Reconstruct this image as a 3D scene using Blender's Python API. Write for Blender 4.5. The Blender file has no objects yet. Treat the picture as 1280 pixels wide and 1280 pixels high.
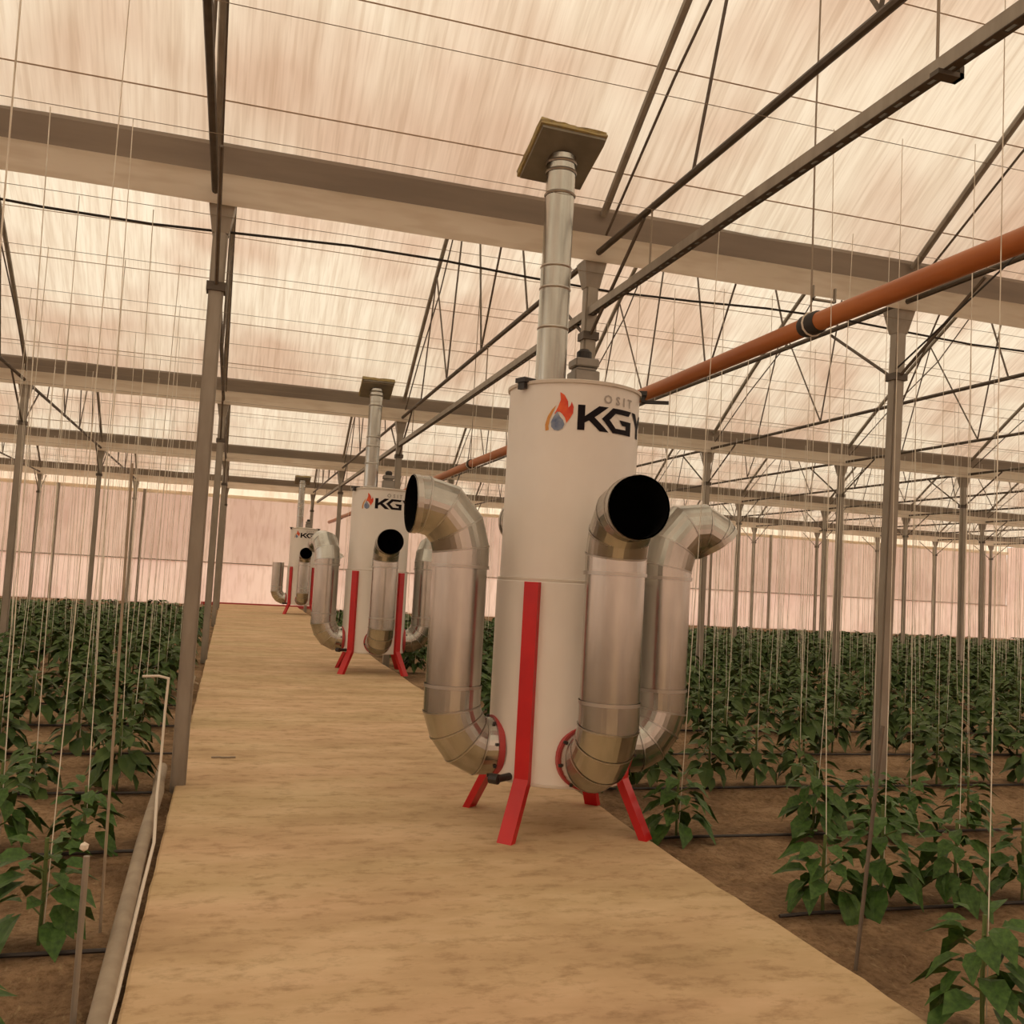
import bpy, bmesh, math, random
from mathutils import Vector, Matrix
random.seed(7)
SC = bpy.context.scene
COL = SC.collection
R = math.radians

# ------------------------------------------------------------------ camera
FPX, YAW, PITCH, ROLL, EYE = 1192.17, 0.2839, 0.0692, 0.0547, 1.5
Fw = Vector((math.sin(YAW)*math.cos(PITCH), math.cos(YAW)*math.cos(PITCH), math.sin(PITCH)))
Rt0 = Vector((math.cos(YAW), -math.sin(YAW), 0)); Up0 = Rt0.cross(Fw)
Rt = math.cos(ROLL)*Rt0 + math.sin(ROLL)*Up0
Up = -math.sin(ROLL)*Rt0 + math.cos(ROLL)*Up0
cam = bpy.data.cameras.new('camera'); camo = bpy.data.objects.new('camera', cam); COL.objects.link(camo)
cam.sensor_fit = 'HORIZONTAL'; cam.sensor_width = 36; cam.lens = 36*FPX/1280
cam.clip_start = .05; cam.clip_end = 400
M = Matrix((Rt, Up, -Fw)).transposed().to_4x4(); M.translation = (0, 0, EYE)
camo.matrix_world = M
SC.camera = camo
def proj(x, y, z):
    d = Vector((x, y, z-EYE)); k = d.dot(Fw)
    if k < .2: return None
    return 640+FPX*d.dot(Rt)/k, 640-FPX*d.dot(Up)/k
def inframe(pts, m=25):
    for p in pts:
        q = proj(*p)
        if q and -m < q[0] < 1280+m and -m < q[1] < 1280+m: return True
    return False

# ------------------------------------------------------------------ light
W = bpy.data.worlds.new('world'); SC.world = W; W.use_nodes = True
bg = W.node_tree.nodes['Background']
bg.inputs[0].default_value = (1.0, .955, .875, 1); bg.inputs[1].default_value = 1.6   # flat white overcast sky
SC.view_settings.view_transform = 'Standard'; SC.view_settings.look = 'None'
SC.view_settings.gamma = 1; SC.view_settings.use_curve_mapping = False
SC.view_settings.exposure = 0.0

# ------------------------------------------------------------------ materials
def mat(name):
    m = bpy.data.materials.new(name); m.use_nodes = True
    nt = m.node_tree; return m, nt, nt.nodes, nt.links, nt.nodes['Principled BSDF']
def noise_fac(nt, scale, detail=3, mapscale=(1,1,1), rough=.55, coord='Object'):
    n, l = nt.nodes, nt.links
    tc = n.new('ShaderNodeTexCoord'); mp = n.new('ShaderNodeMapping'); mp.inputs['Scale'].default_value = mapscale
    nz = n.new('ShaderNodeTexNoise'); nz.inputs['Scale'].default_value = scale
    nz.inputs['Detail'].default_value = detail; nz.inputs['Roughness'].default_value = rough
    l.new(tc.outputs[coord], mp.inputs[0]); l.new(mp.outputs[0], nz.inputs['Vector'])
    return nz.outputs['Fac']
def ramp(nt, fac, stops):
    r = nt.nodes.new('ShaderNodeValToRGB'); e = r.color_ramp.elements
    while len(e) < len(stops): e.new(.5)
    for el, (p, c) in zip(e, stops): el.position = p; el.color = (*c, 1)
    nt.links.new(fac, r.inputs[0]); return r.outputs[0]
def mix(nt, a, b, fac, mode='MIX'):
    m = nt.nodes.new('ShaderNodeMix'); m.data_type = 'RGBA'; m.blend_type = mode
    for s, v in ((6, a), (7, b)):
        if isinstance(v, tuple): m.inputs[s].default_value = (*v, 1)
        else: nt.links.new(v, m.inputs[s])
    if isinstance(fac, float): m.inputs[0].default_value = fac
    else: nt.links.new(fac, m.inputs[0])
    return m.outputs[2]
def simple(name, c1, c2=None, rough=.6, metal=0, scale=6, bump=0, mapscale=(1,1,1), spec=.5):
    m, nt, n, l, b = mat(name)
    b.inputs['Roughness'].default_value = rough; b.inputs['Metallic'].default_value = metal
    b.inputs['Specular IOR Level'].default_value = spec
    if c2:
        f = noise_fac(nt, scale, 4, mapscale)
        l.new(ramp(nt, f, [(.32, c1), (.68, c2)]), b.inputs['Base Color'])
        if bump:
            bp = n.new('ShaderNodeBump'); bp.inputs['Strength'].default_value = bump; bp.inputs['Distance'].default_value = .01
            l.new(f, bp.inputs['Height']); l.new(bp.outputs[0], b.inputs['Normal'])
    else: b.inputs['Base Color'].default_value = (*c1, 1)
    return m
def film(name, light, pink, dark, streak=(9, .45, .45), streak_amt=.45, big=.35, refl=.35, trans=.95):
    """thin dusty plastic film: part diffuse, mostly translucent"""
    m, nt, n, l, b = mat(name); n.remove(b)
    out = n['Material Output']
    f1 = noise_fac(nt, big, 3, (1, 1, 1)); c = ramp(nt, f1, [(.40, pink), (.56, light)])
    f2 = noise_fac(nt, 1.0, 5, streak, .7); c2 = ramp(nt, f2, [(.34, dark), (.60, (1, 1, 1))])
    c = mix(nt, c, c2, streak_amt, 'MULTIPLY')
    f3 = noise_fac(nt, 1.0, 2, tuple(s*3.7 for s in streak)); c3 = ramp(nt, f3, [(.36, (.82, .77, .72)), (.52, (1, 1, 1))])
    c = mix(nt, c, c3, .55, 'MULTIPLY')
    tr = n.new('ShaderNodeBsdfTranslucent'); df = n.new('ShaderNodeBsdfDiffuse')
    l.new(c, tr.inputs[0]); l.new(c, df.inputs[0])
    mx = n.new('ShaderNodeMixShader'); mx.inputs[0].default_value = refl
    l.new(tr.outputs[0], mx.inputs[1]); l.new(df.outputs[0], mx.inputs[2]); l.new(mx.outputs[0], out.inputs[0])
    return m
M_ROOF = film('roof_film', (1.0, .90, .74), (.80, .61, .47), (.69, .59, .51), big=.42)
M_WALLUP = film('gable_film', (.95, .80, .62), (.90, .70, .53), (.8, .7, .6), (2, 1, .5), .3)
M_WALL = film('pink_wall_film', (.62, .425, .325), (.56, .37, .285), (.90, .85, .80), (2.2, 2.2, .35), .35, .5)
M_WALL2 = film('pink_skirt_film', (.76, .535, .42), (.71, .475, .38), (.92, .88, .84), (2.2, 2.2, .4), .3, .5)
M_STRIP = film('gutter_film_strip', (.93, .86, .74), (.88, .80, .67), (.86, .82, .77), (.5, 3, 3), .3, .8, .45)
M_PATCH = simple('patch', (.75, .72, .65), (.62, .6, .55), .6)
M_GUT = simple('gutter_steel', (.30, .255, .205), (.22, .185, .15), .6, .1, 2, mapscale=(.3, 3, 3))
M_COL = simple('column_steel', (.33, .30, .25), (.25, .22, .18), .5, .35, 5, mapscale=(2, 2, .5))
M_DARK = simple('dark_pipe', (.075, .062, .048), (.115, .095, .075), .55, .3, 8)
M_WEB = simple('web_bar', (.16, .13, .10), (.11, .09, .07), .6, .3, 8)
M_GALV = simple('galvanized', (.57, .565, .52), (.40, .395, .36), .25, 1.0, 5, mapscale=(1.5, 1.5, .35))
M_RING = simple('seam_ring', (.50, .48, .44), None, .35, 1.0)
M_WHITE = simple('white_paint', (.80, .77, .72), (.73, .70, .65), .38, 0, 2.2, mapscale=(1, 1, .6))
M_LID = simple('lid_paint', (.62, .57, .50), None, .5)
M_RED = simple('red_paint', (.56, .010, .012), (.46, .007, .010), .36, 0, 4)
M_REDF = simple('red_flange', (.42, .05, .05), None, .45)
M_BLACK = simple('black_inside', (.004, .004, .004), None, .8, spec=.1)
M_BLK = simple('black_metal', (.02, .018, .016), None, .5)
M_INK = simple('logo_black', (.008, .005, .008), None, .6, spec=.15)
M_ORNG = simple('logo_orange', (.80, .13, .02), (.62, .04, .015), .5, 0, 14)
M_AMB = simple('logo_amber', (.62, .28, .06), None, .5)
M_BLUE = simple('logo_blue', (.10, .14, .26), (.30, .36, .44), .5, 0, 16)
M_GREYT = simple('logo_grey', (.38, .35, .32), None, .6)
M_WOOL = simple('mineral_wool', (.42, .33, .13), (.30, .25, .15), .95, 0, 25, .4)
M_PLATE = simple('flue_plate', (.26, .24, .19), (.20, .18, .14), .6, .2, 6)
M_PIPE = simple('orange_pipe', (.47, .150, .035), (.36, .105, .025), .42, 0, 3, mapscale=(2, .4, 2))
M_BOX = simple('blower_grey', (.30, .28, .25), (.24, .22, .19), .5, .4, 6)
M_STR = film('twine', (.93, .91, .84), (.84, .82, .74), (.9, .88, .85), (3, 3, 3), .2, 3, .6)
M_WIRE = simple('wire', (.30, .25, .19), None, .6, .4)
M_RWIRE = simple('roof_wire', (.48, .38, .29), None, .7, .1)
M_CABLE = simple('cable_black', (.03, .027, .024), None, .6)
M_HOSE = simple('hose', (.36, .30, .22), (.27, .22, .16), .6, 0, 9)
M_WCAB = simple('pale_cable', (.72, .66, .56), None, .55)
M_DRIP = simple('drip_hose', (.022, .018, .016), None, .5)
M_STEM = simple('stem', (.10, .15, .04), None, .7)
def leafmat(name, a, b_):
    m, nt, n, l, b = mat(name)
    oi = n.new('ShaderNodeObjectInfo')
    f = noise_fac(nt, 7, 3); c = ramp(nt, f, [(.3, a), (.7, b_)])
    c = mix(nt, c, (.10, .13, .03), .0)
    l.new(c, b.inputs['Base Color']); b.inputs['Roughness'].default_value = .55
    b.inputs['Specular IOR Level'].default_value = .3
    return m
M_LEAF = leafmat('leaf_green', (.024, .066, .012), (.070, .150, .028))
M_LEAF2 = leafmat('leaf_far', (.028, .064, .014), (.080, .135, .032))

def path_mat():
    m, nt, n, l, b = mat('dusty_concrete')
    f = noise_fac(nt, 1.3, 6, (.7, 1.6, 1), .62); c = ramp(nt, f, [(.30, (.45, .320, .195)), (.5, (.58, .425, .27)), (.70, (.70, .54, .37))])
    f2 = noise_fac(nt, 8, 7, (.7, 1.2, 1), .72); c2 = ramp(nt, f2, [(.32, (.62, .58, .53)), (.50, (1, 1, 1)), (.7, (1.0, 1.0, 1.0))])
    c = mix(nt, c, c2, .85, 'MULTIPLY')
    f3 = noise_fac(nt, .55, 3, (.5, 1.6, 1)); c3 = ramp(nt, f3, [(.35, (.93, .97, .88)), (.6, (1, .97, .94))])
    c = mix(nt, c, c3, 1.0, 'MULTIPLY')
    l.new(c, b.inputs['Base Color']); b.inputs['Roughness'].default_value = .85
    b.inputs['Specular IOR Level'].default_value = .15
    bp = n.new('ShaderNodeBump'); bp.inputs['Strength'].default_value = .35; bp.inputs['Distance'].default_value = .01
    l.new(f2, bp.inputs['Height']); l.new(bp.outputs[0], b.inputs['Normal'])
    return m
M_PATH = path_mat()
def soil_mat():
    m, nt, n, l, b = mat('soil')
    f = noise_fac(nt, 1.1, 6, (1, 1.4, 1), .7); c = ramp(nt, f, [(.32, (.15, .098, .058)), (.52, (.30, .20, .115)), (.68, (.44, .31, .19))])
    f2 = noise_fac(nt, 24, 5, (1, 1, 1), .8); c2 = ramp(nt, f2, [(.33, (.42, .38, .34)), (.55, (1, 1, 1)), (.68, (1.0, 1.0, 1.0))])
    c = mix(nt, c, c2, .85, 'MULTIPLY')
    f3 = noise_fac(nt, 40, 2, (1, .35, 1)); c3 = ramp(nt, f3, [(.62, (0, 0, 0)), (.78, (.7, .7, .7))])
    c = mix(nt, c, (.40, .31, .18), c3)
    l.new(c, b.inputs['Base Color']); b.inputs['Roughness'].default_value = .95; b.inputs['Specular IOR Level'].default_value = .1
    bp = n.new('ShaderNodeBump'); bp.inputs['Strength'].default_value = .8; bp.inputs['Distance'].default_value = .03
    l.new(f2, bp.inputs['Height']); l.new(bp.outputs[0], b.inputs['Normal'])
    return m
M_SOIL = soil_mat()

# ------------------------------------------------------------------ helpers
def link(name, me, m=None, parent=None, loc=None):
    if m is not None and not me.materials: me.materials.append(m)
    o = bpy.data.objects.new(name, me); COL.objects.link(o)
    if parent: o.parent = parent
    if loc is not None: o.location = loc
    return o
def obj(name, bm, m, parent=None, loc=None, smooth=False):
    bmesh.ops.recalc_face_normals(bm, faces=bm.faces)
    me = bpy.data.meshes.new(name); bm.to_mesh(me); bm.free()
    if smooth:
        me.shade_smooth()
        try: me.set_sharp_from_angle(angle=R(40))
        except Exception: pass
    return link(name, me, m, parent, loc)
def tag(o, label, cat, group=None, kind=None):
    o['label'] = label; o['category'] = cat
    if group: o['group'] = group
    if kind: o['kind'] = kind
    return o
def struct(o, label=None, cat=None):
    o['kind'] = 'structure'
    if label: o['label'] = label
    if cat: o['category'] = cat
    return o
def empty(name, loc, rz=0):
    o = bpy.data.objects.new(name, None); COL.objects.link(o); o.location = loc; o.rotation_euler = (0, 0, rz)
    o.empty_display_size = .1; return o
def copy_tree(o, parent=None):
    c = o.copy(); COL.objects.link(c); c.parent = parent
    for ch in list(o.children): copy_tree(ch, c)
    return c
def box(bm, lo, hi, mtx=None):
    vs = [bm.verts.new((x, y, z)) for x in (lo[0], hi[0]) for y in (lo[1], hi[1]) for z in (lo[2], hi[2])]
    for f in ((0,1,3,2), (4,6,7,5), (0,4,5,1), (2,3,7,6), (0,2,6,4), (1,5,7,3)): bm.faces.new([vs[i] for i in f])
    if mtx is not None: bmesh.ops.transform(bm, matrix=mtx, verts=vs)
    return vs
def sweep(bm, pts, r, n=8, cap=True, radii=None, flat=None):
    """mitred tube through pts (lobster-back joints)"""
    pts = [Vector(p) for p in pts]; rings = []
    d0 = (pts[1]-pts[0]).normalized()
    ref = Vector((0, 0, 1)) if abs(d0.z) < .9 else Vector((0, 1, 0))
    u = d0.cross(ref).normalized(); v = u.cross(d0).normalized()
    base = [pts[0] + u*math.cos(2*math.pi*i/n) + v*math.sin(2*math.pi*i/n) for i in range(n)]
    offs = [b-pts[0] for b in base]
    for k, p in enumerate(pts):
        rr = radii[k] if radii else r
        if k == 0: nrm = d0; d = d0
        elif k == len(pts)-1: d = (pts[k]-pts[k-1]).normalized(); nrm = d
        else:
            d = (pts[k]-pts[k-1]).normalized(); d2 = (pts[k+1]-pts[k]).normalized()
            nrm = (d+d2).normalized()
        if k > 0:   # slide previous offsets along d onto plane nrm
            no = []
            for o_ in offs:
                t = -(o_.dot(nrm))/d.dot(nrm); no.append(o_+d*t)
            ring_off = no
        else: ring_off = offs
        rings.append([bm.verts.new(p+o_*rr) for o_ in ring_off])
        # offsets perpendicular to the next direction
        if k < len(pts)-1:
            d2 = (pts[k+1]-pts[k]).normalized(); offs = [o_-d2*o_.dot(d2) for o_ in ring_off]
            offs = [o_.normalized() if o_.length > 0 else o_ for o_ in offs]
    for a, b in zip(rings, rings[1:]):
        for i in range(n): bm.faces.new((a[i], a[(i+1) % n], b[(i+1) % n], b[i]))
    if cap:
        bm.faces.new(rings[0]); bm.faces.new(list(reversed(rings[-1])))
    return rings
def lathe(bm, prof, n=48, cap=True):
    rings = [[bm.verts.new((r*math.cos(2*math.pi*i/n), r*math.sin(2*math.pi*i/n), z)) for i in range(n)] for r, z in prof]
    for a, b in zip(rings, rings[1:]):
        for i in range(n): bm.faces.new((a[i], a[(i+1) % n], b[(i+1) % n], b[i]))
    if cap: bm.faces.new(list(reversed(rings[0]))); bm.faces.new(rings[-1])
def tube(name, pts, r, m, parent=None, n=8, smooth=True, loc=None):
    bm = bmesh.new(); sweep(bm, pts, r, n); return obj(name, bm, m, parent, loc, smooth)
ORD = ['first', 'second', 'third', 'fourth', 'fifth', 'sixth', 'seventh', 'eighth', 'ninth', 'tenth', 'eleventh',
       'twelfth', 'thirteenth', 'fourteenth', 'fifteenth', 'sixteenth', 'seventeenth', 'eighteenth', 'nineteenth', 'twentieth',
       'twenty-first', 'twenty-second', 'twenty-third', 'twenty-fourth', 'twenty-fifth', 'twenty-sixth', 'twenty-seventh',
       'twenty-eighth', 'twenty-ninth', 'thirtieth'] + ['%dth' % i for i in range(31, 120)]

# ------------------------------------------------------------------ layout numbers
X0, SX, Y1, BAY = -.2775, 2.8206, 6.867, 8.689
XL, XR, YF, YB = -18.0, 35.0, -8.0, 36.5
GZ0, GZ1, GZ2 = 3.97, 4.15, 4.37     # strip bottom, gutter bottom, gutter top
TIE = 4.03
GY = [Y1+BAY*k for k in range(4)]
PL, PR = -.245, 2.51
def arch_z(y):
    t = (y-Y1) % BAY; t = min(t, BAY-t); return 4.18+.76*t-.03*t*t - max(0, t-3.6)**2*.35

# ------------------------------------------------------------------ setting
bm = bmesh.new()
for (x0, x1, nx) in ((XL, -4.5, 14), (-4.5, PL+.02, 50), (PL+.02, PR-.02, 3), (PR-.02, 9, 80), (9, XR, 30)):
    ny = 110; ys = [YF+ (YB-YF)*(j/ny)**1.0 for j in range(ny+1)]
    ys = sorted(set([YF, 0, 1.5]+[1.5+.1*j for j in range(1, 80)]+[9.4+1.0*j for j in range(1, 28)]+[YB]))
    grid = [[None]*(nx+1) for _ in ys]
    for j, y in enumerate(ys):
        for i in range(nx+1):
            x = x0+(x1-x0)*i/nx
            rowp = math.cos((y-2.7)/1.33*2*math.pi)
            z = -.05+.022*rowp+random.uniform(-.012, .012)
            if PL-.05 < x < PR+.05: z = -.07
            if j in (0, len(ys)-1) or i in (0, nx): z = -.06
            grid[j][i] = bm.verts.new((x, y, z))
    for j in range(len(ys)-1):
        for i in range(nx): bm.faces.new((grid[j][i], grid[j][i+1], grid[j+1][i+1], grid[j+1][i]))
struct(obj('floor', bm, M_SOIL, smooth=False), 'bare brown soil of the planting beds')

path = empty('walkway', (0, 0, 0)); struct(path, 'pale tan concrete walkway between the beds')
js = [YF+.2, .9, 9.55, 18.2, 26.9, YB-.15]
for a, b in zip(js, js[1:]):
    bm = bmesh.new(); n = int((b-a)/.16); prev = None
    for q in range(n+1):      # worn, slightly uneven edges
        y = a+.006+(b-a-.012)*q/n; l = PL+random.uniform(-.003, .003); rr = PR+.012*math.sin(y*2.3)+random.uniform(-.008, .008)
        row = [bm.verts.new(v) for v in ((l, y, -.09), (l, y, -.008), (l+.012, y, 0), (rr-.014, y, 0), (rr, y, -.010), (rr, y, -.09))]
        if prev:
            for w in range(6): bm.faces.new((prev[w], prev[(w+1) % 6], row[(w+1) % 6], row[w]))
        else: bm.faces.new(row)
        prev = row
    bm.faces.new(prev)
    obj('concrete_slab', bm, M_PATH, path)

def wall(name, a, b, z0, z1, m, label):
    bm = bmesh.new(); a = Vector(a); b = Vector(b); d = (b-a).normalized(); nrm = Vector((-d.y, d.x, 0))*.01
    L = (b-a).length; n = max(2, int(L/1.2)); r0 = []; 
    for i in range(n+1):
        p = a+d*(L*i/n); off = nrm*random.uniform(-1.5, 1.5)
        r0.append((p+off, p-off*.5))
    vs = [[bm.verts.new((p.x, p.y, z0)), bm.verts.new((q.x, q.y, (z0+z1)/2)), bm.verts.new((p.x, p.y, z1))] for p, q in r0]
    for u, v in zip(vs, vs[1:]):
        for k in range(2): bm.faces.new((u[k], v[k], v[k+1], u[k+1]))
    return obj(name, bm, m, smooth=True)
wb = struct(wall('wall_back', (XL, YB, 0), (XR, YB, 0), 1.45, 3.92, M_WALL, ''), 'pink plastic end wall behind the last heater')
o = wall('film_skirt', (XL, YB-.04, 0), (XR, YB-.04, 0), -.1, 1.5, M_WALL2, ''); o.parent = wb; o['label'] = 'paler pink lower band of the end wall'
o = wall('gable_film', (XL, YB, 0), (XR, YB, 0), 3.92, arch_z(YB)+.02, M_WALLUP, ''); o.parent = wb; o['label'] = 'bright cream film above the pink wall'
bm = bmesh.new(); box(bm, (XL, YB-.09, 1.47), (XR, YB-.05, 1.50)); obj('wall_rail', bm, M_COL, wb)
bm = bmesh.new(); box(bm, (XL, YB-.10, 3.86), (XR, YB-.03, 3.98)); obj('top_rail', bm, M_STRIP, wb)
bm = bmesh.new(); box(bm, (-.9, YB-.12, -.06), (3.2, YB-.05, .05)); obj('base_rail', bm, M_REDF, wb)
struct(wall('wall_left', (XL, YF, 0), (XL, YB, 0), -.1, 4.2, M_WALL2, ''))
struct(wall('wall_right', (XR, YF, 0), (XR, YB, 0), -.1, 4.2, M_WALL2, ''))
struct(wall('wall_front', (XL, YF, 0), (XR, YF, 0), -.1, arch_z(YF), M_WALL2, ''))

# roof film, one sheet per bay, wires under it
for k in range(-2, 4):
    ya, yb = Y1+BAY*k, Y1+BAY*(k+1)
    ya = max(ya, YF); yb = min(yb, YB)
    bm = bmesh.new(); ny = 36; nx = 46; prev = None
    for j in range(ny+1):
        y = ya+(yb-ya)*j/ny; row = []
        for i in range(nx+1):
            x = XL+(XR-XL)*i/nx
            sag = .03*math.cos(2*math.pi*(x-X0)/SX)-.03
            row.append(bm.verts.new((x, y, arch_z(y)+.09+sag*.8)))
        if prev:
            for i in range(nx): bm.faces.new((prev[i], prev[i+1], row[i+1], row[i]))
        prev = row
    c = obj('ceiling', bm, M_ROOF, smooth=True); struct(c, 'dusty translucent arched film roof')
    for t in ([.45, 1.1, 1.75, 2.4, 3.05, 3.7, 4.35] + [8.69-q for q in (.45, 1.1, 1.75, 2.4, 3.05, 3.7)]):
        y = Y1+BAY*k+t
        if y < max(ya, 1.5) or y > yb-.3: continue
        tube('film_wire', [(x, y+random.uniform(-.03, .03), arch_z(y)+.03-(.012 if i % 2 else 0)) for i, x in enumerate([-10, -5, 0, 4, 9, 15, 22, 30])],
             .0055, M_RWIRE, c, 4)

# ------------------------------------------------------------------ gutters
def gutter(y):
    g = empty('gutter', (0, y, 0))
    bm = bmesh.new(); prof = [(-.17, GZ2), (-.18, GZ2-.03), (-.125, GZ1), (.125, GZ1), (.18, GZ2-.03), (.17, GZ2), (.14, GZ2-.03), (.10, GZ1+.03), (-.10, GZ1+.03), (-.14, GZ2-.03)]
    r = [[bm.verts.new((x, a, b)) for a, b in prof] for x in (XL, XR)]
    n = len(prof)
    for i in range(n): bm.faces.new((r[0][i], r[0][(i+1) % n], r[1][(i+1) % n], r[1][i]))
    obj('trough', bm, M_GUT, g)
    bm = bmesh.new(); nx = 80; prev = None
    for i in range(nx+1):
        x = XL+(XR-XL)*i/nx; w = random.uniform(-.008, .008)
        row = [bm.verts.new(p) for p in ((x, -.135, GZ1+.02), (x, -.15+w, GZ1-.04), (x, -.15+w*2, GZ0+.03), (x, -.13+w, GZ0-.015+w))]
        if prev:
            for q in range(3): bm.faces.new((prev[q], prev[q+1], row[q+1], row[q]))
        prev = row
    o = obj('film_liner', bm, M_STRIP, g, smooth=True); o['label'] = 'pale film strip hanging below the gutter'
    return g
for k, y in enumerate(GY):
    tag(gutter(y), ['thick steel gutter crossing the picture above the nearest heater', 'steel gutter beyond the nearest gutter, behind the second heater flue',
        'third gutter from the front, thin band over the pink wall', 'farthest gutter, just above the pink end wall'][k], 'gutter', 'roof gutters')
tag(gutter(Y1-BAY), 'gutter behind the viewer', 'gutter', 'roof gutters')

# ------------------------------------------------------------------ columns
def col_master():
    c = empty('steel_column', (0, 0, 0))
    bm = bmesh.new(); vs = box(bm, (-.05, -.05, -.06), (.05, .05, GZ0+.02))
    bmesh.ops.bevel(bm, geom=[e for e in bm.edges if abs(e.verts[0].co.z-e.verts[1].co.z) > 1], offset=.012, segments=2, affect='EDGES')
    obj('post', bm, M_COL, c)
    bm = bmesh.new()   # flared head
    lo = [bm.verts.new(p) for p in ((-.055, -.05, 3.78), (.055, -.05, 3.78), (.055, .05, 3.78), (-.055, .05, 3.78))]
    hi = [bm.verts.new(p) for p in ((-.09, -.10, 3.985), (.09, -.10, 3.985), (.09, .10, 3.985), (-.09, .10, 3.985))]
    for i in range(4): bm.faces.new((lo[i], lo[(i+1) % 4], hi[(i+1) % 4], hi[i]))
    bm.faces.new(lo); bm.faces.new(hi)
    obj('column_head', bm, M_COL, c)
    bm = bmesh.new(); box(bm, (-.065, -.065, 3.37), (.065, .065, 3.43)); obj('brace_clamp', bm, M_DARK, c)
    for s in (-1, 1):
        tube('knee_brace', [(0, .05*s, 3.41), (0, .98*s, TIE-.03)], .014, M_WEB, c, 6)
    return c
cm = col_master(); first = True
ROWN = ['nearest', 'second', 'third', 'fourth']
for k, y in enumerate(GY):
    js = [j for j in range(-6, 13) if inframe([(X0+SX*j, y, z) for z in (0, 1, 2, 3, 4)], 40)]
    for n, j in enumerate(js):
        c = cm if first else copy_tree(cm); first = False
        c.location = (X0+SX*j+(.05 if (k, j) == (0, 0) else -.06 if (k, j) == (0, 2) else 0), y, 0)
        if (k, j) == (0, 2): c.rotation_euler = (0, .022, 0)
        if j == 0: lab = 'grey steel column on the left walkway edge, %s gutter row' % ROWN[k]
        elif j == 1: lab = 'grey steel column at the right walkway edge, %s gutter row' % ROWN[k]
        elif j > 1: lab = 'grey steel column, %s out in the right bed, under the %s gutter' % (ORD[j-2], ROWN[k])
        else: lab = 'grey steel column, %s out in the left bed, under the %s gutter' % (ORD[-j-1], ROWN[k])
        tag(c, lab, 'column', 'steel columns under the gutters')
for j in range(-4, 13):
    x = X0+SX*j
    if j in (0, 1) or not inframe([(x, YB-.15, 2)], 40): continue
    bm = bmesh.new(); box(bm, (x-.045, YB-.2, -.06), (x+.045, YB-.13, 3.97))
    side = ('left' if j < 0 else 'right'); 
    o = obj('wall_post', bm, M_COL, wb)

# ------------------------------------------------------------------ trusses (tie, arch, webs) along each column line
def truss_master():
    t = empty('roof_truss', (0, 0, 0))
    tube('tie_bar', [(0, .02, TIE), (0, BAY-.02, TIE)], .024, M_DARK, t, 8)
    n = 26; pts = [(0, .2+(BAY-.4)*i/n, arch_z(Y1+.2+(BAY-.4)*i/n)-.03) for i in range(n+1)]
    tube('arch_tube', pts, .030, M_COL, t, 8)
    # light inner cord under the arch flanks
    for s in (0, 1):
        f = lambda q: q if not s else BAY-q
        a = [(f(.2), TIE+.12), (f(1.3), arch_z(Y1+1.3)-.28), (f(2.5), arch_z(Y1+2.5)-.42), (f(3.45), arch_z(Y1+3.45)-.2)]
        tube('inner_brace', [(.03, p, q) for p, q in a], .010, M_WEB, t, 5)
        tube('web_bar', [(0, f(3.45), TIE+.02), (0, f(2.35), arch_z(Y1+2.35)-.05)], .012, M_WEB, t, 5)
        tube('web_bar', [(0, f(3.45), TIE+.02), (0, f(4.1), arch_z(Y1+4.1)-.05)], .012, M_WEB, t, 5)
        tube('web_bar', [(0, f(1.7), TIE+.02), (0, f(2.35), arch_z(Y1+2.35)-.05)], .011, M_WEB, t, 5)
    return t
tm = truss_master(); first = True
for k in range(0, 4):
    y0 = Y1+BAY*(k-1)
    for j in range(-5, 13):
        x = X0+SX*j
        if not inframe([(x, y0+q, z) for q in (.5, 2, 3.5, 4.3, 5, 6.5, 8.3) for z in (4.05,)]+[(x, y0+q, arch_z(y0+q)) for q in (1, 2, 3, 4.3, 5.5, 7.5, 8.5)], 5): continue
        t = tm if first else copy_tree(tm); first = False
        t.location = (x, y0, 0)
        where = ('over the left walkway edge' if j == 0 else 'over the right walkway edge' if j == 1 else
                 '%s line right of walkway' % ORD[j-2] if j > 1 else '%s line left of walkway' % ORD[-j-1])
        bayn = ['in the bay overhead', 'between nearest and second gutters', 'between second and third gutters', 'between third and farthest gutters'][k]
        tag(t, 'arched tube truss %s, %s' % (where, bayn), 'truss', 'arched roof trusses')

# ------------------------------------------------------------------ orange pipe, slotted rail, cables
PX, PZ = 3.15, 3.07
pr = tag(empty('orange_pipe', (PX, 0, PZ)), 'long orange-brown plastic pipe hung over the right bed beside the heaters', 'pipe')
segs = [-2, .67, 4.77, 8.9, 13.0, 17.1, 21.2, 25.3, 29.4, 33]
for a, b in zip(segs, segs[1:]):
    sg = .012
    tube('pipe_length', [(0, a, 0), (0, (a+b)/2, -sg), (0, b, 0)], .055, M_PIPE, pr, 20)
for a in segs[1:-1]:
    bm = bmesh.new(); sweep(bm, [(0, a-.08, 0), (0, a-.06, 0), (0, a+.06, 0), (0, a+.08, 0)], .062, 20, True, [.058, .066, .066, .058])
    cp = obj('coupling', bm, M_CABLE, pr, smooth=True)
    tube('clamp_wire', [(.07*math.cos(q/12*2*math.pi), a, .07*math.sin(q/12*2*math.pi)) for q in range(13)], .006, M_WCAB, cp, 5)
for a, top in ((4.77, 1.7), (13.0, 2.0)):
    z1 = arch_z(a)-PZ-.02
    tube('hanger_wire', [(.0, a+.02, .06), (-.01, a+.02, z1*.5), (0, a+.02, z1)], .006, M_WIRE, pr, 5)

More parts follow.
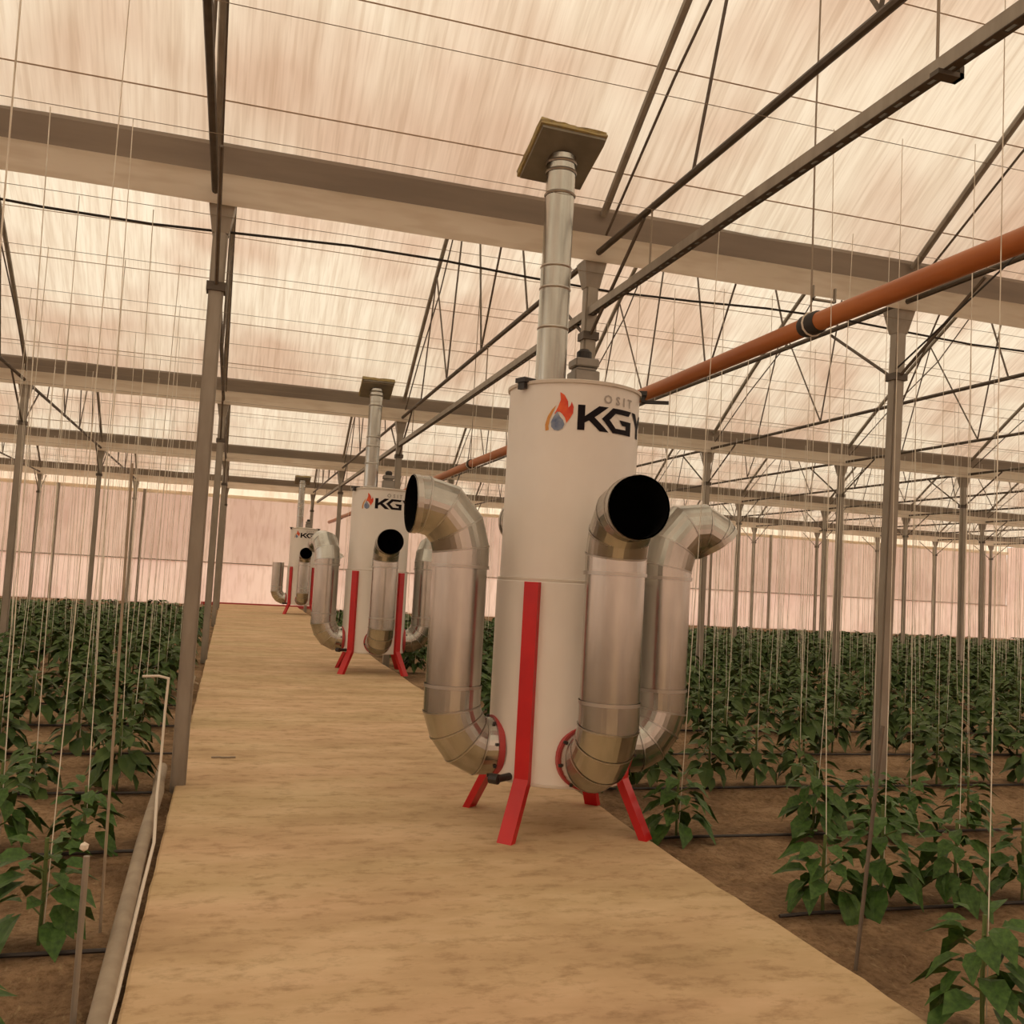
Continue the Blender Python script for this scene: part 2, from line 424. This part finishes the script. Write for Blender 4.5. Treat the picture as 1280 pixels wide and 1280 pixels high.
rl = tag(empty('slotted_rail', (2.54, 0, 3.56)), 'grey slotted steel channel hung under the black tie bar above the heaters', 'rail')
bm = bmesh.new()
box(bm, (-.026, -2, 0), (-.022, 31, .062)); box(bm, (.022, -2, 0), (.026, 31, .062)); obj('side_flange', bm, M_COL, rl)
bm = bmesh.new()
box(bm, (-.026, -2, -.002), (-.010, 31, .002)); box(bm, (.010, -2, -.002), (.026, 31, .002))
y = -2.0
while y < 14: box(bm, (-.010, y, -.002), (.010, y+.05, .002)); y += .10
box(bm, (-.010, 14, -.002), (.010, 31, .002))
obj('slotted_web', bm, M_DARK, rl)
for a in (2.0, 3.05, 5.75, 10.0, 14.4, 19, 23, 28):
    tube('hanger_wire', [(.0, a, .05), (.0, a, TIE-3.56+.03)], .007, M_WIRE, rl, 5)
bm = bmesh.new(); box(bm, (-.05, 2.98, -.02), (.07, 3.03, 0)); box(bm, (.05, 2.98, -.02), (.07, 3.03, .03)); obj('clamp', bm, M_DARK, rl)

tag(tube('overhead_cable', [(XL+.1, Y1+.16, 3.90)]+[(x, Y1+.17, 3.87+.03*math.sin(x*1.7)) for x in [-7+.7*i for i in range(40)]], .010, M_CABLE, None, 5),
    'sagging black cable strung just beyond the nearest gutter', 'cable')
tag(tube('overhead_cable', [(8.18+.01, 2.0, 4.3), (5.36, 5.2, 4.22), (5.3, Y1-.1, 3.45)], .008, M_CABLE, None, 5),
    'thin black stay cable running down to the big right column', 'cable')
bm = bmesh.new(); box(bm, (4.40, Y1-.20, 3.90), (4.62, Y1-.17, 3.915)); box(bm, (4.40, Y1-.20, 3.90), (4.412, Y1-.17, 4.02)); box(bm, (4.608, Y1-.20, 3.90), (4.62, Y1-.17, 4.02))
tag(obj('gutter_bracket', bm, M_COL), 'small metal bracket on the nearest gutter above the orange pipe', 'bracket')

# ------------------------------------------------------------------ heaters
def wrap_polys(polys, m, name, parent, rad, s0, z0, unit, thick=.003, kx=1.0):
    bm = bmesh.new()
    for P in polys:
        f = bm.faces.new([bm.verts.new((s0+x*unit*kx, 0, z0+y*unit)) for x, y in P])
    bm.normal_update(); bmesh.ops.triangulate(bm, faces=bm.faces[:])
    s = -1.0
    while s < 1.0:
        bmesh.ops.bisect_plane(bm, geom=bm.verts[:]+bm.edges[:]+bm.faces[:], plane_co=(s, 0, 0), plane_no=(1, 0, 0)); s += .02
    for v in bm.verts:
        a = v.co.x/rad; v.co = Vector(((rad+thick)*math.sin(a), -(rad+thick)*math.cos(a), v.co.z))
    return obj(name, bm, m, parent)
K_ = [[(0, 0), (.27, 0), (.27, .30), (.43, .40), (.86, 0), (1.24, 0), (.64, .54), (1.20, 1), (.80, 1), (.27, .56), (.27, 1), (0, 1)]]
G_ = [[(1.34, 1), (.42, 1), (.0, .52), (.44, 0), (1.34, 0), (1.34, .56), (.72, .56), (.86, .36), (1.06, .36), (1.06, .2), (.56, .2), (.30, .51), (.54, .79), (1.20, .79)]]
Y_ = [[(0, 1), (.34, 1), (.62, .64), (.92, 1), (1.26, 1), (.76, .42), (.76, 0), (.49, 0), (.49, .42)]]
FL = [[(.30, .42), (.42, .62), (.50, .80), (.47, 1.0), (.62, .92), (.74, .76), (.76, .60), (.83, .66), (.86, .76), (.93, .62), (.92, .46), (.84, .34), (.72, .20), (.66, .34), (.56, .44), (.46, .50), (.38, .46)]]
AM = [[(.02, .0), (.0, .16), (.08, .38), (.22, .55), (.36, .66), (.26, .48), (.16, .30), (.12, .12), (.14, .02)]]
DR = [[(.40, .48), (.28, .34), (.20, .20), (.22, .08), (.32, .0), (.46, -.02), (.60, .04), (.66, .15), (.60, .26), (.50, .34)]]

def text_wrap(txt, name, m, parent, rad, s0, z0, size, spacing=1.3):
    cu = bpy.data.curves.new(name, 'FONT'); cu.body = txt; cu.size = size; cu.space_character = spacing; cu.resolution_u = 2; cu.offset = .0022
    o = bpy.data.objects.new(name, cu); COL.objects.link(o); bpy.context.view_layer.update()
    me = bpy.data.meshes.new_from_object(o.evaluated_get(bpy.context.evaluated_depsgraph_get()))
    bpy.data.objects.remove(o)
    for v in me.vertices:
        a = (s0+v.co.x)/rad; z = z0+v.co.y
        v.co = Vector(((rad+.003)*math.sin(a), -(rad+.003)*math.cos(a), z))
    me.materials.clear(); me.materials.append(m)
    return link(name, me, None, parent)

def make_duct(parent, az, extra=False, straight=False, turn=0):
    """galvanized duct standing beside the drum; local outward axis = az"""
    ax = Vector((math.cos(az), math.sin(az), 0)); Z = Vector((0, 0, 1))
    P = lambda r, z: ax*r+Z*z
    T = .70
    low = [P(.42, .475), P(.52, .475), P(.60, .515), P(.665, .60), P(.70, .70), P(.70, .84)]
    if straight: up = None
    else:
        up = [P(.70, 1.56), P(.70, 1.66), P(.735, 1.78), P(.83, 1.885), P(.95, 1.915), P(1.03, 1.915)]
        if extra: up = [P(.70, 1.54), P(.70, 1.62), P(.735, 1.76), P(.83, 1.87), P(.94, 1.885), P(1.03, 1.84), P(1.06, 1.80)]
    if up and turn:
        a2 = Vector((math.cos(az+turn), math.sin(az+turn), 0)); b0 = P(.70, 0)
        up = [b0+a2*((q-b0).dot(ax))+Z*q.z for q in up]
    bm = bmesh.new(); sweep(bm, [P(.70, .82), P(.70, 1.60)], .168, 36, False)
    v = obj('duct_pipe', bm, M_GALV, parent, smooth=True)
    bm = bmesh.new(); sweep(bm, low, .172, 36, False); e = obj('lower_elbow', bm, M_GALV, v, smooth=False)
    rings = [P(.70, .84), P(.70, 1.56)]
    bm = bmesh.new()
    for p in low[1:5]:
        pass
    sweep(bm, [P(.70, .825), P(.70, .845)], .176, 36, False); obj('seam_ring', bm, M_RING, v)
    if up:
        bm = bmesh.new(); sweep(bm, up, .174, 36, False); obj('upper_elbow', bm, M_GALV, v, smooth=False)
        d = (up[-1]-up[-2]).normalized()
        bm = bmesh.new(); sweep(bm, [up[-1]-d*.04, up[-1]-d*.005], .178, 36, False); obj('outlet_rim', bm, M_RING, v)
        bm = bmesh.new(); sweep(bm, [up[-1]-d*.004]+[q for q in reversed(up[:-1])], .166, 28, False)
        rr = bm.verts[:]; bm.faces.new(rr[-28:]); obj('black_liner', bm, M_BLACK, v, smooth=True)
        bm = bmesh.new(); sweep(bm, [P(.70, 1.545), P(.70, 1.565)], .180, 36, False); obj('seam_ring', bm, M_RING, v)
    else:
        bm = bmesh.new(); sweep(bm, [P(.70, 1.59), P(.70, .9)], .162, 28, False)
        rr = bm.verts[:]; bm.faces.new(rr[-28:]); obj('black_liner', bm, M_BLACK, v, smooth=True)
    # facets' creases shown as thin ribs at gore joints
    bm = bmesh.new()
    for seq in (low, up or []):
        for i in range(1, len(seq)-1):
            d = (seq[i+1]-seq[i-1]).normalized()
            sweep(bm, [seq[i]-d*.005, seq[i]+d*.005], .1775, 36, False)
    o = obj('gore_seams', bm, M_RING, v); o['kind'] = 'stuff'
    bm = bmesh.new(); sweep(bm, [P(.405, .475), P(.440, .475)], .184, 36, True); obj('red_flange', bm, M_REDF, v)
    bm = bmesh.new()
    for a in range(8):
        q = a/8*2*math.pi+.2; side = Vector((-ax.y, ax.x, 0))
        c = P(.455, .475)+side*(.178*math.cos(q))+Z*(.178*math.sin(q)); box(bm, c-Vector((.008,)*3), c+Vector((.008,)*3))
    o = obj('flange_bolts', bm, M_BLK, v); o['kind'] = 'stuff'
    return v

def make_heater(dirs, name='hot_air_heater'):
    h = empty(name, (0, 0, 0))
    RU, RL = .415, .432
    bm = bmesh.new(); lathe(bm, [(RU, 1.49), (RU, 2.685), (RU+.006, 2.69), (RU+.006, 2.70)], 64, False); obj('upper_drum', bm, M_WHITE, h, smooth=True)
    bm = bmesh.new(); lathe(bm, [(RL-.03, .30), (RL, .305), (RL, 1.485), (RU, 1.50)], 64, True); obj('lower_drum', bm, M_WHITE, h, smooth=True)
    bm = bmesh.new(); lathe(bm, [(RU+.006, 1.488), (RU+.013, 1.492), (RU+.013, 1.506), (RU, 1.510)], 64, False); obj('drum_seam', bm, M_LID, h, smooth=True)
    bm = bmesh.new(); lathe(bm, [(RU+.012, 2.688), (RU+.014, 2.706), (RU-.02, 2.716), (.12, 2.745)], 64, True); obj('lid', bm, M_LID, h, smooth=True)
    bm = bmesh.new(); lathe(bm, [(RL+.002, .296), (RL+.004, .30), (RL+.004, .312), (RL, .314)], 64, False); obj('bottom_rim', bm, M_LID, h)
    for a in (R(203), R(-22), R(95)):
        bm = bmesh.new(); mt = Matrix.Rotation(a, 4, 'Z')
        box(bm, (.37, -.045, 2.700), (.46, .045, 2.728), mt); box(bm, (.425, -.03, 2.66), (.45, .03, 2.71), mt)
        if a == R(-22): box(bm, (.43, -.012, 2.655), (.60, .012, 2.675), mt)
        obj('lid_clamp', bm, M_BLK, h)
    # legs: channel down the drum, kicked out to the foot
    for a in (R(45), R(135), R(225), R(315)):
        bm = bmesh.new(); c = math.cos; mt = Matrix.Rotation(a, 4, 'Z')
        w = .047
        prof = [(RL-.008, 1.485), (RL-.008, .315), (.585, .0), (.635, .0), (RL+.034, .335), (RL+.034, 1.485)]
        A = [bm.verts.new((r, -w, z)) for r, z in prof]; B = [bm.verts.new((r, w, z)) for r, z in prof]
        n = len(prof)
        for i in range(n): bm.faces.new((A[i], A[(i+1) % n], B[(i+1) % n], B[i]))
        bm.faces.new((A[0], A[1], A[4], A[5])); bm.faces.new((A[1], A[2], A[3], A[4]))
        bm.faces.new((B[0], B[1], B[4], B[5])); bm.faces.new((B[1], B[2], B[3], B[4]))
        bmesh.ops.transform(bm, matrix=mt, verts=bm.verts); obj('leg', bm, M_RED, h)
    for az, ex, st, tu in dirs: make_duct(h, az, ex, st, tu)
    # flue
    fx, fy = -.17, .0
    fl = empty('flue', (fx, fy, 0)); fl.parent = h
    bm = bmesh.new(); sweep(bm, [(0, 0, 2.72), (0, 0, 3.50)], .098, 28, False); obj('flue_pipe', bm, M_GALV, fl, smooth=True)
    bm = bmesh.new(); sweep(bm, [(0, 0, 3.49), (0, 0, 4.235)], .094, 28, False); obj('flue_pipe', bm, M_GALV, fl, smooth=True)
    for z in (2.745, 3.10, 3.36, 3.50, 3.98, 4.13, 4.19):
        bm = bmesh.new(); sweep(bm, [(0, 0, z-.010), (0, 0, z), (0, 0, z+.010)], .101, 28, False, [.098, .103, .098])
        obj('seam_ring', bm, M_RING, fl, smooth=True)
    bm = bmesh.new(); mt = Matrix.Translation((.0, 0, 4.24)) @ Matrix.Rotation(R(3), 4, 'Z') @ Matrix.Rotation(R(-24), 4, 'X')
    box(bm, (-.215, -.215, -.022), (.215, .215, .0), mt); obj('cover_plate', bm, M_PLATE, fl)
    bm = bmesh.new(); box(bm, (-.228, -.228, .001), (.228, .228, .045), mt)
    bmesh.ops.subdivide_edges(bm, edges=bm.edges[:], cuts=5, use_grid_fill=True)
    for v in bm.verts: v.co += Vector([random.uniform(-.008, .008) for _ in range(3)])*(1 if v.co.z > 4.36 else .4)
    o = obj('wool_pad', bm, M_WOOL, fl); o['label'] = 'yellowish mineral wool pad'
    # blower box
    b = empty('blower', (.085, .09, 0)); b.parent = h
    bm = bmesh.new(); box(bm, (-.085, -.085, 2.735), (.085, .085, 2.87)); box(bm, (-.065, -.065, 2.87), (.065, .065, 2.895)); box(bm, (-.08, -.08, 2.895), (.08, .08, 2.95))
    bmesh.ops.bevel(bm, geom=bm.edges[:], offset=.008, segments=1, affect='EDGES')
    obj('housing', bm, M_BOX, b)
    bm = bmesh.new(); lathe(bm, [(.05, 2.95), (.05, 3.0), (.03, 3.02)], 16); obj('motor_cap', bm, M_BLK, b)
    bm = bmesh.new(); sweep(bm, [(-.36, -.22, .33), (-.47, -.30, .33)], .022, 10); sweep(bm, [(-.46, -.31, .33), (-.50, -.27, .33)], .030, 10)
    obj('drain_valve', bm, M_BLK, h)
    # printed logo
    lg = empty('logo', (0, 0, 0)); lg.parent = h
    u = .152; rr = RU
    wrap_polys(K_, M_INK, 'letter', lg, rr, -.118, 2.405, u, .003, 1.06); wrap_polys(G_, M_INK, 'letter', lg, rr, .032, 2.405, u, .0035, 1.18)
    wrap_polys(Y_, M_INK, 'letter', lg, rr, .282, 2.405, u)
    wrap_polys(FL, M_ORNG, 'flame', lg, rr, -.315, 2.395, .235, .003, .78); wrap_polys(AM, M_AMB, 'flame_edge', lg, rr, -.315, 2.395, .235, .0024, .78)
    wrap_polys(DR, M_BLUE, 'water_drop', lg, rr, -.315, 2.40, .235, .0036, .78)
    text_wrap('OSIT', 'small_lettering', M_GREYT, lg, rr, .040, 2.580, .072, 1.75)
    return h
LFT, FRT, RGT, BCK = R(180+3), R(270+4), R(0+2), R(90)
h1 = make_heater([(LFT, False, False, 0), (FRT, False, False, R(-7)), (RGT, True, False, 0), (BCK, False, False, 0)])
h1.location = (2.045, 5.72, 0)
tag(h1, 'nearest white drum heater with red legs and galvanized ducts on the walkway', 'heater', 'white drum heaters along the walkway')
h2 = make_heater([(LFT, True, False, R(-75)), (FRT, False, False, 0), (RGT, False, False, R(60)), (BCK, False, False, 0)])
h2.location = (2.12, 14.3, 0); h2.rotation_euler = (0, 0, R(-4)); h2.scale = (1.06, 1.06, 1)
tag(h2, '', 'heater', 'white drum heaters along the walkway')
h2['label'] = 'middle white drum heater with red legs and four ducts, standing behind the nearest one'
h3 = make_heater([(LFT, False, True, 0), (FRT, False, False, 0), (RGT, True, False, 0)])
h3.scale = (1.07, 1.07, 1); h3.location = (2.22, 31.0, 0); h3.rotation_euler = (0, 0, R(-4))
tag(h3, 'farthest and smallest white drum heater, left duct without an upper elbow', 'heater', 'white drum heaters along the walkway')

# ------------------------------------------------------------------ hose, cables, stakes, debris
tag(tube('garden_hose', [(-.235, 1.8, .0), (-.275, 2.6, .0), (-.30, 3.4, 0), (-.315, 4.2, 0), (-.325, 4.9, .0), (-.335, 5.5, .0), (-.335, 6.0, .01), (-.33, 6.5, .03), (-.345, 6.8, .03), (-.36, 7.4, -.0)], 0.036, M_HOSE, None, 12),
    'thick beige hose lying along the left edge of the walkway', 'hose')
tag(tube('white_cable', [(-.27, 2.6, .02), (-.265, 3.6, .0), (-.275, 4.6, .0), (-.275, 5.4, .02), (-.315, 6.1, .10), (-.335, 6.62, .20), (-.34, 6.76, .5), (-.335, 6.79, .71), (-.40, 6.79, .725), (-.50, 6.79, .72)], .0085, M_WCAB, None, 8),
    'thin white cable climbing beside the left column near the hose', 'cable')
tag(tube('grey_cable', [(-.27, 9.0, 0), (-.31, 9.8, .1), (-.27, 10.5, .30), (-.30, 11.3, .15), (-.27, 12.2, .02)], .016, M_HOSE, None, 8),
    'short looped grey cable lying past the left column', 'cable')
st = tag(empty('metal_stake', (-.375, 3.40, -.05)), 'thin metal stake with knotted white top in the left bed', 'stake')
tube('rod', [(0, 0, 0), (0, 0, .58)], .010, M_COL, st, 8)
bm = bmesh.new(); bmesh.ops.create_icosphere(bm, subdivisions=1, radius=.016, matrix=Matrix.Translation((-.01, 0, .61))); obj('knot', bm, M_WCAB, st)
tag(tube('support_cane', [(-.40, 4.3, -.05), (-.43, 4.35, 1.9)], .006, M_HOSE, None, 6), 'slim brown cane standing in soil left of the walkway hose', 'cane')
tag(tube('support_cane', [(2.62, 3.5, -.05), (2.76, 3.55, .95)], .009, M_WEB, None, 6), 'leaning brown cane just right of the walkway edge', 'cane')
bm = bmesh.new()
for i in range(5):
    a = R(20*i); box(bm, (-.09+.035*i, -.01+.008*math.sin(i*2), .001), (-.05+.035*i, .012+.008*math.sin(i*2), .012))
tag(obj('dry_leaf', bm, M_HOSE, None, (-.02+.08, 7.75, 0)), 'small dry scrap lying on the walkway near the left column', 'leaf')

# ------------------------------------------------------------------ crop: rows across the beds
ROWS = [2.92]+[4.13+1.32*i for i in range(20)]
for i, y in enumerate(ROWS):
    for side, (a, b) in (('left', (XL+.3, PL-.08)), ('right', (PR+.08, 30))):
        if i > 7: continue
        n = 12; pts = []
        for q in range(n+1):
            t = (q/n)**2; x = (b+(a-b)*t) if side == 'left' else (a+(b-a)*t)
            pts.append((x, y-.10+random.uniform(-.02, .02), -.012))
        tag(tube('drip_hose', pts, .009, M_DRIP, None, 6), 'black drip hose along the %s plant row of the %s bed' % (ORD[i], side), 'hose', 'drip hoses on the soil')
    tag(tube('crop_wire', [(XL+.1, y, 3.9), (0, y, 3.88), (12, y, 3.89), (XR-.1, y, 3.9)], .0022, M_WIRE, None, 4),
        'thin overhead crop wire above the %s plant row' % ORD[i], 'wire', 'overhead crop wires')

def leaf_verts(L, Wd, droop, fold=.25):
    pts = []
    for t, w in ((0, 0), (.28, .8), (.62, .95), (1, 0)):
        x = L*t; z = -droop*L*t*t; pts.append((x, w*Wd/2, z))
    b, p1, p2, tp = pts
    v = [(b[0], 0, 0), (p1[0], -p1[1], p1[2]+fold*p1[1]), (p1[0], 0, p1[2]), (p1[0], p1[1], p1[2]+fold*p1[1]),
         (p2[0], -p2[1], p2[2]+fold*p2[1]), (p2[0], 0, p2[2]), (p2[0], p2[1], p2[2]+fold*p2[1]), (tp[0], 0, tp[2])]
    f = [(0, 1, 2), (0, 2, 3), (1, 4, 5, 2), (2, 5, 6, 3), (4, 7, 5), (5, 7, 6)]
    return v, f
LEAFM = []
for q in range(4):
    v, f = leaf_verts(1, .56+.06*q, .35+.15*q); me = bpy.data.meshes.new('leaf'); me.from_pydata(v, [], f); me.materials.append(M_LEAF); LEAFM.append(me)
def leaf_mats(rs, n, h):
    out = []
    for i in range(n):
        t = (i+.5)/n; z = h*(.28+.72*t)+rs.uniform(-.02, .02); a = i*2.4+rs.uniform(-.4, .4)
        L = rs.uniform(.105, .165)*(1.15-.45*t); reach = .07*(1-.5*t)+.02
        el = R(rs.uniform(-35, 5)+38*t)
        m = (Matrix.Translation((math.cos(a)*reach, math.sin(a)*reach, z)) @ Matrix.Rotation(a, 4, 'Z') @
             Matrix.Rotation(-el, 4, 'Y') @ Matrix.Rotation(rs.uniform(-.5, .5), 4, 'X') @ Matrix.Diagonal((L, L, L, 1)))
        out.append((m, rs.randrange(4)))
    return out
def stem_bm(h, rs):
    bm = bmesh.new(); sweep(bm, [(0, 0, -.06), (rs.uniform(-.01, .01), rs.uniform(-.01, .01), h*.5), (0, 0, h)], .008, 6)
    for i in range(6):
        a = i*1.9; z = h*(.3+.1*i); sweep(bm, [(0, 0, z), (math.cos(a)*.07, math.sin(a)*.07, z+.04)], .004, 4)
    return bm
STEMS, FOL = [], []
def leaves_mesh(name, mats, m):
    V, F = [], []
    for mt, q in mats:
        v, f = [[*x.co] for x in LEAFM[q].vertices], [tuple(p.vertices) for p in LEAFM[q].polygons]
        b = len(V); V += [tuple(mt @ Vector(x)) for x in v]; F += [tuple(b+i for i in p) for p in f]
    me = bpy.data.meshes.new(name); me.from_pydata(V, [], F); me.materials.append(m); return me
for q in range(6):
    rs = random.Random(q+40); h = .36+.02*q; bm = stem_bm(h, rs); me = bpy.data.meshes.new('stem'); bm.to_mesh(me); bm.free(); me.materials.append(M_STEM)
    STEMS.append((me, h)); FOL.append(leaves_mesh('foliage', leaf_mats(rs, 46, h), M_LEAF2))

plants = []
rp = random.Random(3)
for i, y in enumerate(ROWS):
    for side in ('left', 'right'):
        x = (PL-.42) if side == 'left' else (PR+(.30 if i else .13)); n = 0
        while XL+.5 < x < 29:
            if rp.random() < .93:
                n += 1; px = x+rp.uniform(-.07, .07); py = y+rp.uniform(-.09, .09)
                if not any(abs(px-(X0+SX*j)) < .14 for j in range(-7, 12)) or not any(abs(py-g) < .25 for g in GY):
                    if inframe([(px, py, 0), (px, py, .45), (px-.15, py, .3), (px+.15, py, .3)], 10): plants.append((px, py, side, i, n))
            x += (-.43 if side == 'left' else .43)
plants.sort(key=lambda p: (p[1]**2+(p[0])**2))
farV = []
def lab(side, i, n, what):
    return '%s %s from the walkway in the %s row, %s bed' % (what, ORD[n-1], ORD[i], side)
LEAFY = 5.6
near_ct = 0
for idx, (x, y, side, i, n) in enumerate(plants):
    rs = random.Random(idx+900); q = rs.randrange(6); sc = rs.uniform(.88, 1.12) if y < 7 else rs.uniform(.95, 1.3); sm, h = STEMS[q]
    if idx < 300:
        p = empty('pepper_plant', (x, y, -.045), rs.uniform(0, 6.28)); p.scale = (sc, sc, sc*1.03)
        tag(p, lab(side, i, n, 'pepper plant'), 'plant', 'pepper plants in the beds')
        link('stem', sm, None, p)
        if y < LEAFY:
            near_ct += 1
            for mt, lm in leaf_mats(rs, 38, h):
                o = link('leaf', LEAFM[lm], None, p); o.matrix_local = mt
        else:
            o = link('foliage', FOL[q], None, p); o['kind'] = 'stuff'
    else: farV.append((x, y, q, sc, rs.uniform(0, 6.28)))
# far plants and the twine above them
V, F = [], []
fm = [([tuple(v.co) for v in m.vertices], [tuple(p.vertices) for p in m.polygons]) for m in FOL]
for x, y, q, sc, a in farV:
    ca, sa = math.cos(a)*sc*1.2, math.sin(a)*sc*1.2; b = len(V); v, f = fm[q]
    nf = len(f)//6; keep = f if y < 14 else f[:6*24]
    V += [(x+vx*ca-vy*sa, y+vx*sa+vy*ca, -.045+vz*sc) for vx, vy, vz in v]; F += [tuple(b+k for k in p) for p in keep]
me = bpy.data.meshes.new('pepper_crop'); me.from_pydata(V, [], F)
tag(link('pepper_crop', me, M_LEAF2), 'dense mass of green pepper plants filling the far beds', 'plants', None, 'stuff')

def twine_pts(x, y, rs):
    dx, dy = rs.uniform(-.10, .10), rs.uniform(-.08, .08)
    return [(x, y, .05), (x+dx*.45+rs.uniform(-.012, .012), y+dy*.5, 1.4), (x+dx, y+dy, 3.89)]
for idx, (x, y, side, i, n) in enumerate(plants[:300]):
    rs = random.Random(idx+5000)
    o = tube('support_twine', twine_pts(x+.015, y, rs), rs.uniform(.0022, .0032), M_STR, None, 4)
    tag(o, lab(side, i, n, 'pale twine above the plant'), 'twine', 'support twines above the plants')
bm = bmesh.new(); rs = random.Random(11)
for x, y, q, sc, a in farV:
    if y > 16 and rs.random() < .4: continue
    for k in range(2 if y < 14 else 1):
        sweep(bm, twine_pts(x+rs.uniform(-.15, .15), y+rs.uniform(-.1, .1), rs), rs.uniform(.0035, .0055), 3, False)
tag(obj('far_twine', bm, M_STR), 'thicket of pale support twines over the far beds', 'twine', None, 'stuff')
